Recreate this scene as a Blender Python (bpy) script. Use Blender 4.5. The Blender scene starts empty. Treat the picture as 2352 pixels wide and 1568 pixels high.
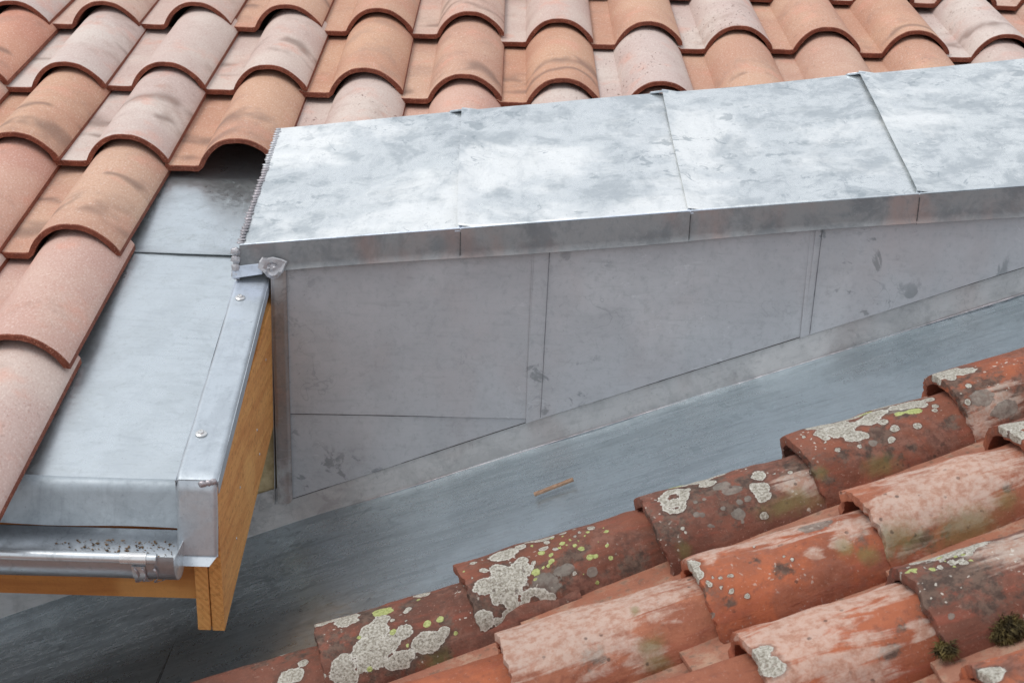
import bpy, math, random
import numpy as np
from mathutils import Vector, Matrix, noise
R = math.radians
sc = bpy.context.scene
col = sc.collection

# ------------------------------------------------------------------ camera
cam = bpy.data.cameras.new('camera'); co = bpy.data.objects.new('camera', cam); col.objects.link(co)
F = Vector((0.01092139, 0.95099381, -0.30901699)); U = Vector((-0.03128906, 0.30920911, 0.95047921)); Rt = F.cross(U).normalized()
CAM = Vector((0.45005767, -2.51426857, 0.6769535))
co.matrix_world = Matrix(((Rt.x, U.x, -F.x, CAM.x), (Rt.y, U.y, -F.y, CAM.y), (Rt.z, U.z, -F.z, CAM.z), (0, 0, 0, 1)))
cam.sensor_width = 36; cam.lens = 3400/2352*36; cam.clip_start = .05; cam.clip_end = 2000
cam.dof.use_dof = True; cam.dof.focus_distance = 2.55; cam.dof.aperture_fstop = 14
sc.camera = co
# ------------------------------------------------------------------ world + sun
SUN_EL, SUN_AZ = R(60), R(-105)          # azimuth from +Y towards +X
w = bpy.data.worlds.new('World'); sc.world = w; w.use_nodes = True
nt = w.node_tree; nt.nodes.clear()
def wn(t, **k):
    n = nt.nodes.new(t)
    for a, b in k.items(): setattr(n, a, b)
    return n
sky = wn('ShaderNodeTexSky', sky_type='NISHITA', sun_disc=False, sun_elevation=SUN_EL, sun_rotation=SUN_AZ, dust_density=2.0, air_density=1.0)
tc = wn('ShaderNodeTexCoord'); mp = wn('ShaderNodeMapping'); mp.inputs['Scale'].default_value = (1.6, 1.6, 3.2)
nz = wn('ShaderNodeTexNoise'); nz.inputs['Scale'].default_value = 2.1; nz.inputs['Detail'].default_value = 5
cr = wn('ShaderNodeValToRGB'); cr.color_ramp.elements[0].position = .38; cr.color_ramp.elements[1].position = .60
cr.color_ramp.elements[0].color = (.62, .62, .62, 1); cr.color_ramp.elements[1].color = (.97, .97, .97, 1)
mx = wn('ShaderNodeMix', data_type='RGBA'); mx.inputs[7].default_value = (8.6, 8.9, 9.2, 1)
bg = wn('ShaderNodeBackground'); bg.inputs['Strength'].default_value = .122
out = wn('ShaderNodeOutputWorld')
L_ = nt.links.new
L_(tc.outputs['Generated'], mp.inputs[0]); L_(mp.outputs[0], nz.inputs['Vector']); L_(nz.outputs[0], cr.inputs[0])
L_(cr.outputs[0], mx.inputs[0]); L_(sky.outputs[0], mx.inputs[6]); L_(mx.outputs[2], bg.inputs[0]); L_(bg.outputs[0], out.inputs[0])
sun = bpy.data.lights.new('sun', 'SUN'); sun.energy = 1.6; sun.angle = R(30); sun.color = (1, .96, .9)
so = bpy.data.objects.new('sun', sun); col.objects.link(so)
sd = Vector((math.sin(SUN_AZ)*math.cos(SUN_EL), math.cos(SUN_AZ)*math.cos(SUN_EL), math.sin(SUN_EL)))
so.rotation_euler = sd.to_track_quat('Z', 'Y').to_euler(); so.location = (0, 0, 8)
sc.view_settings.view_transform = 'Standard'; sc.view_settings.look = 'None'; sc.view_settings.gamma = 1
sc.view_settings.exposure = 0.0
sc.render.engine = 'CYCLES'

# ------------------------------------------------------------------ node helpers
def s2l(c): return tuple(((x/255)/12.92 if x/255 <= .04045 else ((x/255+.055)/1.055)**2.4) for x in c) + (1,)
class M:
    def __init__(s, name):
        s.m = bpy.data.materials.new(name); s.m.use_nodes = True; s.t = s.m.node_tree
        s.p = s.t.nodes['Principled BSDF']; s.tc = s.t.nodes.new('ShaderNodeTexCoord')
    def n(s, t, **k):
        x = s.t.nodes.new(t)
        for a, b in k.items(): setattr(x, a, b)
        return x
    def set(s, inp, v):
        if hasattr(v, 'links') or isinstance(v, bpy.types.NodeSocket): s.t.links.new(v, inp)
        else: inp.default_value = v
    def vec(s, scale=(1, 1, 1), loc=None, rot=(0, 0, 0), src=None):
        x = s.n('ShaderNodeMapping'); s.set(x.inputs[0], src or s.tc.outputs['Object']); x.inputs['Scale'].default_value = scale
        x.inputs['Rotation'].default_value = rot
        if loc is not None: s.set(x.inputs['Location'], loc)
        return x.outputs[0]
    def noise(s, sc_, det=4, rough=.55, dist=0, v=None, d='3D'):
        x = s.n('ShaderNodeTexNoise'); s.set(x.inputs['Vector'], v if v is not None else s.tc.outputs['Object'])
        x.inputs['Scale'].default_value = sc_; x.inputs['Detail'].default_value = det; x.inputs['Roughness'].default_value = rough; x.inputs['Distortion'].default_value = dist
        return x.outputs[0]
    def vor(s, sc_, v=None, feat='F1', rnd=1):
        x = s.n('ShaderNodeTexVoronoi', feature=feat); s.set(x.inputs['Vector'], v if v is not None else s.tc.outputs['Object'])
        x.inputs['Scale'].default_value = sc_; x.inputs['Randomness'].default_value = rnd
        return x.outputs
    def ramp(s, f, a, b, ca=0, cb=1, smooth=True):
        x = s.n('ShaderNodeMapRange', interpolation_type='SMOOTHSTEP' if smooth else 'LINEAR'); s.set(x.inputs[0], f)
        for k, v in zip((1, 2, 3, 4), (a, b, ca, cb)): s.set(x.inputs[k], v)
        return x.outputs[0]
    def math(s, op, a, b=0, c=0):
        x = s.n('ShaderNodeMath', operation=op); s.set(x.inputs[0], a); s.set(x.inputs[1], b); s.set(x.inputs[2], c)
        return x.outputs[0]
    def mix(s, f, a, b, blend='MIX'):
        x = s.n('ShaderNodeMix', data_type='RGBA', blend_type=blend); s.set(x.inputs[0], f)
        for i, v in ((6, a), (7, b)): s.set(x.inputs[i], v)
        return x.outputs[2]
    def attr(s, name, obj=False):
        x = s.n('ShaderNodeAttribute', attribute_type='OBJECT' if obj else 'GEOMETRY', attribute_name=name)
        return x.outputs['Fac']
    def bump(s, h, strength, dist, nrm=None):
        x = s.n('ShaderNodeBump'); s.set(x.inputs['Height'], h); x.inputs['Strength'].default_value = strength; x.inputs['Distance'].default_value = dist
        if nrm is not None: s.set(x.inputs['Normal'], nrm)
        return x.outputs[0]
    def fin(s, colr, rough, nrm=None, metal=0, spec=None):
        s.set(s.p.inputs['Base Color'], colr); s.set(s.p.inputs['Roughness'], rough); s.set(s.p.inputs['Metallic'], metal)
        if nrm is not None: s.set(s.p.inputs['Normal'], nrm)
        if spec is not None: s.p.inputs['Specular IOR Level'].default_value = spec
        return s.m

# ------------------------------------------------------------------ materials
def mat_new_tile(name, raw=False):
    m = M(name)
    rnd = m.n('ShaderNodeObjectInfo').outputs['Random']
    off = m.n('ShaderNodeCombineXYZ'); m.set(off.inputs[0], m.math('MULTIPLY', rnd, 37)); m.set(off.inputs[1], m.math('MULTIPLY', rnd, 91))
    v = m.vec(loc=off.outputs[0])
    if raw:
        c = m.mix(m.ramp(m.noise(60, 4, v=v), .3, .7), s2l((102, 50, 34)), s2l((124, 66, 47)))
        c = m.mix(m.ramp(m.noise(420, 2, v=v), .55, .8), c, s2l((190, 135, 112)))
        return m.fin(c, .85, m.bump(m.noise(500, 3, v=v), .35, .001))
    tone = m.attr('tone', True)
    f1 = m.noise(5, 4, .5, v=v)
    c_tan = m.mix(m.ramp(f1, .35, .62), s2l((194, 153, 127)), s2l((184, 138, 114)))
    c_grey = m.mix(m.ramp(f1, .35, .62), s2l((202, 190, 183)), s2l((192, 174, 168)))
    c_sal = m.mix(m.ramp(f1, .35, .62), s2l((198, 142, 116)), s2l((188, 127, 104)))
    c = m.mix(m.ramp(tone, 0, 1, smooth=False), c_tan, c_grey)
    c = m.mix(m.ramp(tone, 1, 2, smooth=False), c, c_sal)
    # reddish flank patches where the pale slip is thin
    c = m.mix(m.math('MULTIPLY', m.ramp(m.noise(11, 5, .6, v=v), .52, .74), .5), c, s2l((208, 148, 128)))
    # fine sandy speckle
    sp = m.noise(330, 3, .7, v=m.vec((1, .55, 1), off.outputs[0]))
    c = m.mix(m.math('MULTIPLY', m.ramp(sp, .52, .72), .38), c, s2l((236, 222, 214)))
    c = m.mix(m.math('MULTIPLY', m.ramp(sp, .46, .3), .35), c, s2l((165, 104, 84)))
    pit = m.attr('speck', True)
    dk = m.noise(150, 3, .6, v=m.vec((1, .5, 1), off.outputs[0]))
    dots = m.math('MULTIPLY', m.math('MULTIPLY', m.ramp(dk, .60, .68), m.ramp(m.noise(9, 3, v=v), .42, .6)), pit)
    c = m.mix(dots, c, s2l((120, 96, 88)))
    # kiln smudges: soft dark bands lying across the barrel
    sx = m.n('ShaderNodeSeparateXYZ'); m.set(sx.inputs[0], m.tc.outputs['Object'])
    for nm, wd in (('smudge_a', .014), ('smudge_b', .03)):
        y0 = m.attr(nm, True)
        wob = m.math('MULTIPLY', m.math('SUBTRACT', m.noise(7, 2, v=v), .5), .16)
        dd = m.math('ABSOLUTE', m.math('SUBTRACT', m.math('ADD', sx.outputs[1], wob), y0))
        dd = m.math('MULTIPLY', m.ramp(dd, 0, wd*1.7, 1, 0), m.ramp(m.noise(11, 2, v=m.vec(loc=(3, 7, 1), src=v)), .42, .60))
        dd = m.math('MULTIPLY', dd, m.ramp(y0, 0, .01))
        c = m.mix(m.math('MULTIPLY', dd, .62), c, s2l((112, 90, 80)))
    c = m.mix(m.math('MULTIPLY', m.ramp(m.noise(9, 7, .7, v=m.vec(loc=(9, 1, 4), src=v)), .52, .68), .36), c, s2l((150, 124, 112)))
    b = m.bump(m.noise(420, 3, .7, v=v), .22, .0008)
    b = m.bump(m.noise(14, 3, v=v), .12, .01, b)
    return m.fin(c, .82, b, spec=.35)
def mat_zinc(name, base, rough, rvar=.14, patch=.6, dark=(96, 100, 104), streak_rot=0, darkamt=.35, warm=0, bumps=.35, metal=.6, light=(225, 230, 234), lightamt=.4, stk=(1, 3, 8), fine=.25, aniso=0, dist=.35, scr=.3, spots=0):
    m = M(name)
    v = m.vec()
    va = m.vec(stk, src=m.vec(rot=(0, streak_rot, 0)))
    n1 = m.noise(4.2, 7, .6, dist); n2 = m.noise(6, 8, .68, dist, v=va) if aniso else m.noise(13, 8, .7, dist); n3 = m.noise(52, 6, .65, .4)
    st = m.noise(11 if aniso else 16, 6, .62, .4, v=va)
    c = m.mix(m.math('MULTIPLY', m.ramp(n2, .44, .60), darkamt), s2l(base), s2l(dark))
    c = m.mix(m.math('MULTIPLY', m.ramp(n1, .5, .64), lightamt), c, s2l(light))
    c = m.mix(m.math('MULTIPLY', m.ramp(st, .5, .72), .22+.3*aniso), c, s2l(dark))
    # hand prints, drips and dull blotches with a shape of their own
    bl = m.math('MULTIPLY', m.ramp(m.noise(27, 6, .62, .5), .57, .64), m.ramp(m.noise(3.1, 3, .5, v=m.vec(loc=(4, 2, 7))), .47, .58))
    c = m.mix(m.math('MULTIPLY', bl, .30*patch/.6), c, s2l(dark))
    if warm: c = m.mix(m.math('MULTIPLY', m.ramp(m.noise(7, 4, v=m.vec((1, 1, .6), (7, 1, 3))), .47, .66), warm), c, s2l((160, 128, 118)))
    rim = m.ramp(m.math('ABSOLUTE', m.math('SUBTRACT', m.noise(17, 3, .5, .6, v=m.vec((1, 1, 1), (3, 9, 2))), .5)), .010, .002)
    rim = m.math('MULTIPLY', rim, m.ramp(m.noise(6, 3, v=m.vec(loc=(1, 8, 3))), .54, .64))
    c = m.mix(m.math('MULTIPLY', rim, scr), c, s2l(dark))
    sc1 = m.ramp(m.math('ABSOLUTE', m.math('SUBTRACT', m.noise(9, 2, .5, .2, v=m.vec((1.2, 3, 5), (7, 2, 6), rot=(.4, .9, .3))), .5)), .005, .001)
    sc1 = m.math('MULTIPLY', sc1, m.ramp(m.noise(5, 3, v=m.vec(loc=(6, 1, 2))), .52, .62))
    c = m.mix(m.math('MULTIPLY', sc1, scr), c, s2l(light))
    gr = m.noise(75, 9, .78, .3)
    if spots:
        vs_ = m.vor(11, v=m.vec((1, 1.6, 1)))[0]; c = m.mix(m.math('MULTIPLY', m.ramp(m.math('ADD', vs_, m.math('MULTIPLY', gr, .05)), .085, .07), .55), c, s2l((214, 222, 226)))
    c = m.mix(m.math('MULTIPLY', m.ramp(gr, .5, .66), .28), c, s2l(dark))
    sp = m.ramp(m.noise(240, 2, .6), .69, .73)
    c = m.mix(m.math('MULTIPLY', sp, .35), c, s2l((110, 112, 114)))
    r = m.math('ADD', m.ramp(n1, .3, .7, rough-rvar, rough+rvar*.6), m.ramp(n2, .4, .62, 0, rvar*1.1))
    r = m.math('ADD', m.math('ADD', r, m.math('MULTIPLY', bl, .14)), m.ramp(gr, .4, .65, -.04, .10))
    b = m.bump(m.noise(2.6, 3, .5), bumps, .05)
    b = m.bump(m.noise(11, 4, .5, .5), bumps*.5, .012, b)
    b = m.bump(n3, bumps*.32, .003, b)
    b = m.bump(m.noise(520, 2, v=m.vec(stk)), fine*.3, .0006, b)
    return m.fin(c, r, b, metal)
def mat_wood(name, axis, dark=False, endgrain=False):
    m = M(name)
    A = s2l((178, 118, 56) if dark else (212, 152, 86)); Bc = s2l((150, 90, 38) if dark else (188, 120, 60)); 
    sc3 = {'y': (16, 1.3, 16), 'x': (1.2, 16, 16)}[axis]
    v = m.vec(sc3, rot=(R(-14), 0, 0) if axis == 'y' else (0, 0, 0))
    if endgrain:
        wv = m.n('ShaderNodeTexWave', wave_type='BANDS', bands_direction='DIAGONAL'); m.set(wv.inputs[0], m.tc.outputs['Object']); wv.inputs['Scale'].default_value = 60; wv.inputs['Distortion'].default_value = 2
        g = wv.outputs[1]
    else: g = m.noise(3.2, 6, .65, .9, v=v)
    c = m.mix(m.math('MULTIPLY', m.ramp(g, .35, .65), .45 if endgrain else .8), A, Bc)
    c = m.mix(m.math('MULTIPLY', m.ramp(m.noise(160, 4, .7, v=m.vec((1, .6, 1))), .50, .66), .6), c, s2l((150, 96, 44)))
    c = m.mix(m.math('MULTIPLY', m.ramp(m.noise(6, 3), .55, .7), .4), c, s2l((222, 168, 100)))
    k = m.vor(5.0, v=m.vec((1, .7, 1), (.3, .1, .2)))[0]
    c = m.mix(m.ramp(k, .075, .035), c, s2l((112, 62, 28)))
    b = m.bump(m.math('ADD', m.math('MULTIPLY', g, .5), m.math('MULTIPLY', m.noise(300, 3), .6)), .35, .002)
    return m.fin(c, .75, b)
def mat_old(name, pan=False):
    m = M(name)
    rnd = m.n('ShaderNodeObjectInfo').outputs['Random']
    off = m.n('ShaderNodeCombineXYZ'); m.set(off.inputs[0], m.math('MULTIPLY', rnd, 53)); m.set(off.inputs[1], m.math('MULTIPLY', rnd, 17))
    v = m.vec(loc=off.outputs[0]); vs = m.vec((3, 22, 22), off.outputs[0]) 
    g = m.noise(9, 6, .62, .5, v=v); st = m.noise(2.2, 6, .6, 1.2, v=vs); hi = m.noise(85, 6, .7, v=v); fine = m.noise(300, 4, .7, v=v)
    hue = m.attr('hue', True)
    c0 = m.mix(m.ramp(g, .35, .65), s2l((124, 80, 66)), s2l((96, 64, 54)))      # red
    c1 = m.mix(m.ramp(g, .35, .65), s2l((170, 98, 68)), s2l((142, 80, 56)))     # orange
    c2 = m.mix(m.ramp(g, .35, .65), s2l((166, 116, 94)), s2l((144, 94, 76)))   # dusty pink
    c = m.mix(m.ramp(hue, 0, 1, smooth=False), c0, c1); c = m.mix(m.ramp(hue, 1, 2, smooth=False), c, c2)
    c = m.mix(m.math('MULTIPLY', m.ramp(st, .48, .68), .45), c, s2l((150, 82, 66)))
    c = m.mix(m.math('MULTIPLY', m.ramp(hi, .50, .68), .55), c, s2l((120, 72, 58)))
    c = m.mix(m.math('MULTIPLY', m.ramp(fine, .60, .74), .5), c, s2l((216, 182, 166)))
    if not pan:
        sc_ = m.attr('flecks', True)
        mo = m.math('MULTIPLY', m.ramp(m.noise(15, 8, .72, .5, v=m.vec(loc=(8, 3, 6), src=v)), .43, .60), sc_)
        c = m.mix(m.math('MULTIPLY', mo, .78), c, m.mix(m.ramp(hi, .4, .6), s2l((92, 66, 58)), s2l((128, 92, 80))))
        dk = m.attr('dark'); wa = m.attr('wash'); al = m.attr('algae'); li = m.attr('lich'); lm = m.attr('lime'); gy = m.attr('gryl')
        n_m = m.noise(26, 7, .7, .4, v=v)
        dkf = m.ramp(m.math('ADD', dk, m.math('MULTIPLY', m.math('ADD', m.math('SUBTRACT', n_m, .5), m.math('SUBTRACT', m.noise(70, 5, .7, v=v), .5)), 3.0)), .05, .8)
        c = m.mix(m.math('MULTIPLY', dkf, .92), c, m.mix(m.ramp(hi, .4, .6), s2l((72, 60, 54)), s2l((104, 86, 76))))
        waf = m.ramp(m.math('ADD', wa, m.math('ADD', m.math('MULTIPLY', m.math('SUBTRACT', st, .5), 2.4), m.math('MULTIPLY', m.math('SUBTRACT', n_m, .5), 1.4))), .12, .62)
        c = m.mix(m.math('MULTIPLY', waf, .62), c, m.mix(m.ramp(hi, .4, .65), s2l((200, 184, 172)), s2l((176, 142, 124))))
        alf = m.ramp(m.math('ADD', al, m.math('MULTIPLY', m.math('SUBTRACT', n_m, .5), 1.6)), .1, .9)
        c = m.mix(m.math('MULTIPLY', alf, .6), c, s2l((112, 108, 66)))
        edge = m.math('ADD', m.math('MULTIPLY', m.math('SUBTRACT', m.noise(120, 5, .6, v=v), .5), .75), m.math('MULTIPLY', m.math('SUBTRACT', m.noise(45, 3, v=v), .5), .5))
        gf = m.ramp(m.math('ADD', gy, edge), 0, .1)
        c = m.mix(m.math('MULTIPLY', gf, .8), c, m.mix(m.ramp(hi, .4, .6), s2l((132, 126, 118)), s2l((108, 102, 96))))
        c = m.mix(m.math('MULTIPLY', m.ramp(m.math('ADD', li, m.math('MULTIPLY', edge, 1.6)), -.55, .0), .45), c, s2l((78, 60, 52)))
        lf = m.ramp(m.math('ADD', li, edge), 0, .07)
        lc = m.mix(m.ramp(fine, .4, .62), s2l((182, 178, 168)), s2l((136, 130, 118)))
        lc = m.mix(m.ramp(m.math('ADD', li, edge), .22, .04), lc, s2l((200, 197, 188)))
        lf = m.math('MULTIPLY', lf, m.ramp(m.noise(330, 4, .75, v=v), .66, .56, .45, 1))
        c = m.mix(lf, c, lc)
        mf = m.ramp(m.math('ADD', lm, edge), 0, .07)
        c = m.mix(mf, c, m.mix(m.ramp(fine, .4, .62), s2l((172, 178, 120)), s2l((140, 146, 88))))
        # tiny scattered lichen flecks
        jit = m.n('ShaderNodeVectorMath', operation='ADD'); m.set(jit.inputs[0], v); nv_ = m.n('ShaderNodeTexNoise'); m.set(nv_.inputs['Vector'], v); nv_.inputs['Scale'].default_value = 60; ns_ = m.n('ShaderNodeVectorMath', operation='SCALE'); m.set(ns_.inputs[0], nv_.outputs[1]); ns_.inputs[3].default_value = .018; m.set(jit.inputs[1], ns_.outputs[0])
        vv = m.vor(120, v=jit.outputs[0])
        fl = m.math('MULTIPLY', m.math('MULTIPLY', m.ramp(vv[0], .23, .17), m.ramp(m.noise(13, 3, v=m.vec(loc=(5, 5, 5), src=v)), .52, .60)), m.math('MULTIPLY', sc_, .75))
        c = m.mix(fl, c, s2l((196, 190, 180)))
        dot = m.math('MULTIPLY', m.ramp(m.vor(60, v=m.vec(loc=(2, 3, 4), src=v))[0], .2, .12), m.ramp(n_m, .5, .6))
        c = m.mix(m.math('MULTIPLY', dot, .7), c, s2l((70, 54, 48)))
        h = m.math('ADD', m.math('MULTIPLY', lf, .8), m.math('MULTIPLY', mf, .5))
        h = m.math('ADD', h, m.math('MULTIPLY', gf, .3))
        b = m.bump(h, .8, .0016); b = m.bump(hi, .55, .003, b)
    else:
        c = m.mix(.35, c, s2l((140, 104, 88)))
        c = m.mix(m.math('MULTIPLY', m.ramp(m.noise(30, 6, .7, v=v), .46, .66), .6), c, s2l((184, 156, 134)))
        c = m.mix(m.math('MULTIPLY', m.ramp(m.noise(60, 5, .7, v=v), .52, .66), .6), c, s2l((92, 70, 60)))
        b = m.bump(hi, .5, .003)
    b = m.bump(fine, .4, .001, b); b = m.bump(st, .3, .004, b)
    return m.fin(c, .88, b, spec=.3)

MT = {}
MT['tile'] = mat_new_tile('new_terracotta_slip'); MT['tile_raw'] = mat_new_tile('new_terracotta_raw', True)
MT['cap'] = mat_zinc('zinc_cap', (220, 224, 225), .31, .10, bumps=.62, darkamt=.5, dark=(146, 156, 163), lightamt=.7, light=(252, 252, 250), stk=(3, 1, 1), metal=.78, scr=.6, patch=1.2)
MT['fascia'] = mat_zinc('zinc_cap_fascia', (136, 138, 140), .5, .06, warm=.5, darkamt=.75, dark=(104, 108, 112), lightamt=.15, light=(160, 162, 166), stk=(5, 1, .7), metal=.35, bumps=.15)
MT['cheek'] = mat_zinc('zinc_cheek', (173, 173, 177), .55, .05, warm=.10, darkamt=.14, dark=(134, 137, 140), lightamt=.3, light=(198, 199, 202), stk=(1, 1, 6), bumps=.12, metal=.35, scr=.45, patch=1.9)
MT['trim'] = mat_zinc('zinc_trim', (142, 134, 131), .42, .05, warm=.7, darkamt=.3, stk=(4, 1, .5), metal=.5)  # reddish reflection put into the base colour and warm patches
MT['upstand'] = mat_zinc('zinc_upstand', (184, 182, 182), .48, .06, warm=.2, darkamt=.3, dark=(124, 126, 128), lightamt=.5, light=(214, 210, 208), streak_rot=R(20), stk=(1, 1, 6), metal=.35, bumps=.15)
MT['valley'] = mat_zinc('lead_valley', (200, 213, 220), .29, .06, darkamt=.3, dark=(130, 144, 152), lightamt=.5, light=(206, 220, 228), streak_rot=R(20.6), stk=(1.1, 8, 8), bumps=.2, patch=.9, metal=.9, aniso=.3, scr=.35, spots=1)
MT['drip'] = mat_zinc('zinc_drip_edge', (162, 171, 178), .55, .05, darkamt=.3, dark=(130, 138, 144), lightamt=.4, light=(194, 202, 208), stk=(9, 1, .8), bumps=.3, metal=.45)
MT['flash'] = mat_zinc('zinc_flashing', (208, 215, 219), .33, .06, darkamt=.2, dark=(150, 158, 162), lightamt=.4, light=(202, 210, 215), stk=(1, 5, 5), bumps=.12, metal=.88)
MT['verge'] = mat_zinc('zinc_verge', (192, 200, 207), .42, .09, darkamt=.3, dark=(136, 144, 152), lightamt=.6, light=(200, 210, 228), stk=(6, 1, 3), bumps=.25, metal=.6)
MT['gutter'] = mat_zinc('zinc_gutter', (204, 209, 213), .34, .05, darkamt=.3, dark=(110, 114, 118), lightamt=.3, light=(196, 202, 208), stk=(1, 5, 5), bumps=.15, metal=.7)
MT['solder'] = mat_zinc('solder', (170, 164, 168), .40, .05, darkamt=.3, bumps=.6)
MT['steel'] = mat_zinc('screw_steel', (214, 214, 214), .22, .04, darkamt=.1, bumps=.05)
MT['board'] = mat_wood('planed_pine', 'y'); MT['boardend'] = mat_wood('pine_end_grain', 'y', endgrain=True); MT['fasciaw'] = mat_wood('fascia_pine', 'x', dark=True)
MT['old'] = mat_old('old_clay'); MT['oldpan'] = mat_old('old_clay_pan', pan=True)
def simple(name, c1, c2, scale, rough=.9, bs=.4, bd=.003):
    m = M(name); g = m.noise(scale, 6, .65)
    return m.fin(m.mix(m.ramp(g, .35, .65), s2l(c1), s2l(c2)), rough, m.bump(m.noise(scale*4, 4), bs, bd))
MT['stucco'] = simple('cream_render', (206, 190, 152), (178, 160, 122), 40, bd=.004)
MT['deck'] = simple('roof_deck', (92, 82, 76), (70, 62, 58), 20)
MT['ground'] = simple('ground_earth', (124, 112, 98), (104, 98, 84), .8)
MT['splinter'] = simple('splinter_wood', (160, 130, 108), (120, 94, 76), 90)
MT['joint_dark'] = simple('dark_joint', (66, 66, 66), (44, 44, 46), 60)  # plain dark tone for the thin lines along joints and laps
MT['seam'] = simple('seam_edge', (104, 104, 108), (84, 84, 88), 60)
MT['moss'] = simple('moss', (112, 98, 54), (58, 50, 30), 60)
MT['bark'] = simple('dry_litter', (140, 112, 82), (80, 62, 46), 80)

# ------------------------------------------------------------------ mesh helpers
def mesh(name, V, Fc, mats, idx=None, parent=None, smooth=True, sharp=35):
    me = bpy.data.meshes.new(name); me.from_pydata([tuple(map(float, p)) for p in V], [], Fc); me.update()
    for m in (mats if isinstance(mats, (list, tuple)) else [mats]): me.materials.append(MT[m] if isinstance(m, str) else m)
    if idx is not None: me.polygons.foreach_set('material_index', idx)
    if smooth:
        me.polygons.foreach_set('use_smooth', [True]*len(me.polygons))
        if sharp: me.set_sharp_from_angle(angle=R(sharp))
    o = bpy.data.objects.new(name, me); col.objects.link(o)
    if parent: o.parent = parent
    return o
def tag(o, label=None, cat=None, group=None, kind=None):
    if label: o['label'] = label
    if cat: o['category'] = cat
    if group: o['group'] = group
    if kind: o['kind'] = kind
    return o
def empty(name, loc=(0, 0, 0)):
    o = bpy.data.objects.new(name, None); o.empty_display_size = .05; col.objects.link(o); o.location = loc; return o
def kid(o, p):           # parent a mesh written in world coordinates under an Empty that has only a location
    o.parent = p; o.location = -p.location; return o
class MB:
    def __init__(s): s.v = []; s.f = []; s.i = []
    def quad(s, P, mi=0, th=0, nrm=None):
        k = len(s.v); s.v += [tuple(p) for p in P]; s.f.append(tuple(range(k, k+len(P)))); s.i.append(mi)
    def prism(s, P, d, mi=0, mi_side=None):      # polygon P extruded by vector d (closed)
        k = len(s.v); n = len(P); d = np.array(d, float)
        s.v += [tuple(p) for p in P]+[tuple(np.array(p)+d) for p in P]
        s.f.append(tuple(range(k, k+n))); s.i.append(mi)
        s.f.append(tuple(range(k+2*n-1, k+n-1, -1))); s.i.append(mi)
        for a in range(n):
            b = (a+1) % n; s.f.append((k+a, k+n+a, k+n+b, k+b)); s.i.append(mi if mi_side is None else mi_side)
    def build(s, name, mats, parent=None, smooth=False, bevel=0, sharp=35):
        o = mesh(name, s.v, s.f, mats, s.i, None, smooth, sharp)
        if bevel:
            b = o.modifiers.new('bevel', 'BEVEL'); b.width = bevel; b.segments = 2; b.limit_method = 'ANGLE'; b.angle_limit = R(40)
        if parent: kid(o, parent)
        return o
def grid(P, closed=False):   # P[i][j] -> verts, faces
    n, m = len(P), len(P[0]); V = [P[i][j] for i in range(n) for j in range(m)]; Fc = []
    for i in range(n-1):
        for j in range(m-1 if not closed else m):
            j2 = (j+1) % m; Fc.append((i*m+j, i*m+j2, (i+1)*m+j2, (i+1)*m+j))
    return V, Fc
def sheet(name, fn, nu, nv, th, mat, parent=None, back=None, wob=.0015, wsc=6, seed=0, bevel=0):
    # fn(u,v)->point on the front of a thin folded sheet; thickness th to the back side (along -normal)
    P = np.array([[fn(i/nu, j/nv) for j in range(nv+1)] for i in range(nu+1)], float)
    du = np.gradient(P, axis=0); dv = np.gradient(P, axis=1); N = np.cross(du, dv); N /= np.linalg.norm(N, axis=2, keepdims=True)+1e-12
    if wob:
        for i in range(nu+1):
            for j in range(nv+1):
                p = P[i, j]*wsc+seed*13.7; P[i, j] += N[i, j]*wob*noise.noise(Vector(p))
    V, Fc = grid(P.tolist()); k = len(V); Q = (P-N*th).reshape(-1, 3).tolist(); V += Q
    n, m = nu+1, nv+1
    Fc += [tuple(k+a for a in reversed(f)) for f in Fc]
    for i in range(nu):
        Fc.append((i*m, (i+1)*m, k+(i+1)*m, k+i*m)); Fc.append((i*m+m-1, k+i*m+m-1, k+(i+1)*m+m-1, (i+1)*m+m-1))
    for j in range(nv):
        Fc.append((j, k+j, k+j+1, j+1)); Fc.append(((n-1)*m+j, (n-1)*m+j+1, k+(n-1)*m+j+1, k+(n-1)*m+j))
    o = mesh(name, V, Fc, mat, smooth=True, sharp=50)
    if parent: kid(o, parent)
    return o
def tube(path, r, n=12, cap=True):
    path = [Vector(p) for p in path]; V = []; Fc = []
    for i, p in enumerate(path):
        t = (path[min(i+1, len(path)-1)]-path[max(i-1, 0)]).normalized(); a = t.orthogonal().normalized() if i == 0 else (a-t*a.dot(t)).normalized()
        b = t.cross(a); rr = r[i] if isinstance(r, (list, tuple)) else r
        V += [tuple(p+(a*math.cos(2*math.pi*k/n)+b*math.sin(2*math.pi*k/n))*rr) for k in range(n)]
    for i in range(len(path)-1):
        for k in range(n): Fc.append((i*n+k, i*n+(k+1) % n, (i+1)*n+(k+1) % n, (i+1)*n+k))
    if cap: Fc.append(tuple(range(n-1, -1, -1))); Fc.append(tuple(range(len(V)-n, len(V))))
    return V, Fc
def poly_in(px, pz, xs): return np.interp(xs, px, pz)

# ------------------------------------------------------------------ setting
SL = R(13.95); un = Vector((0, math.cos(SL), math.sin(SL))); nn = Vector((0, -math.sin(SL), math.cos(SL)))
def roof(x, y, off=0):       # point of the new roof: y is the horizontal distance, off the height off the flashing sheet
    return np.array([x, y, y*math.tan(SL)]) + np.array(nn)*off
g = mesh('ground', [(-60, -60, -6.5), (60, -60, -6.5), (60, 60, -6.5), (-60, 60, -6.5)], [(0, 1, 2, 3)], 'ground', smooth=False); tag(g, kind='structure')
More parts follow.
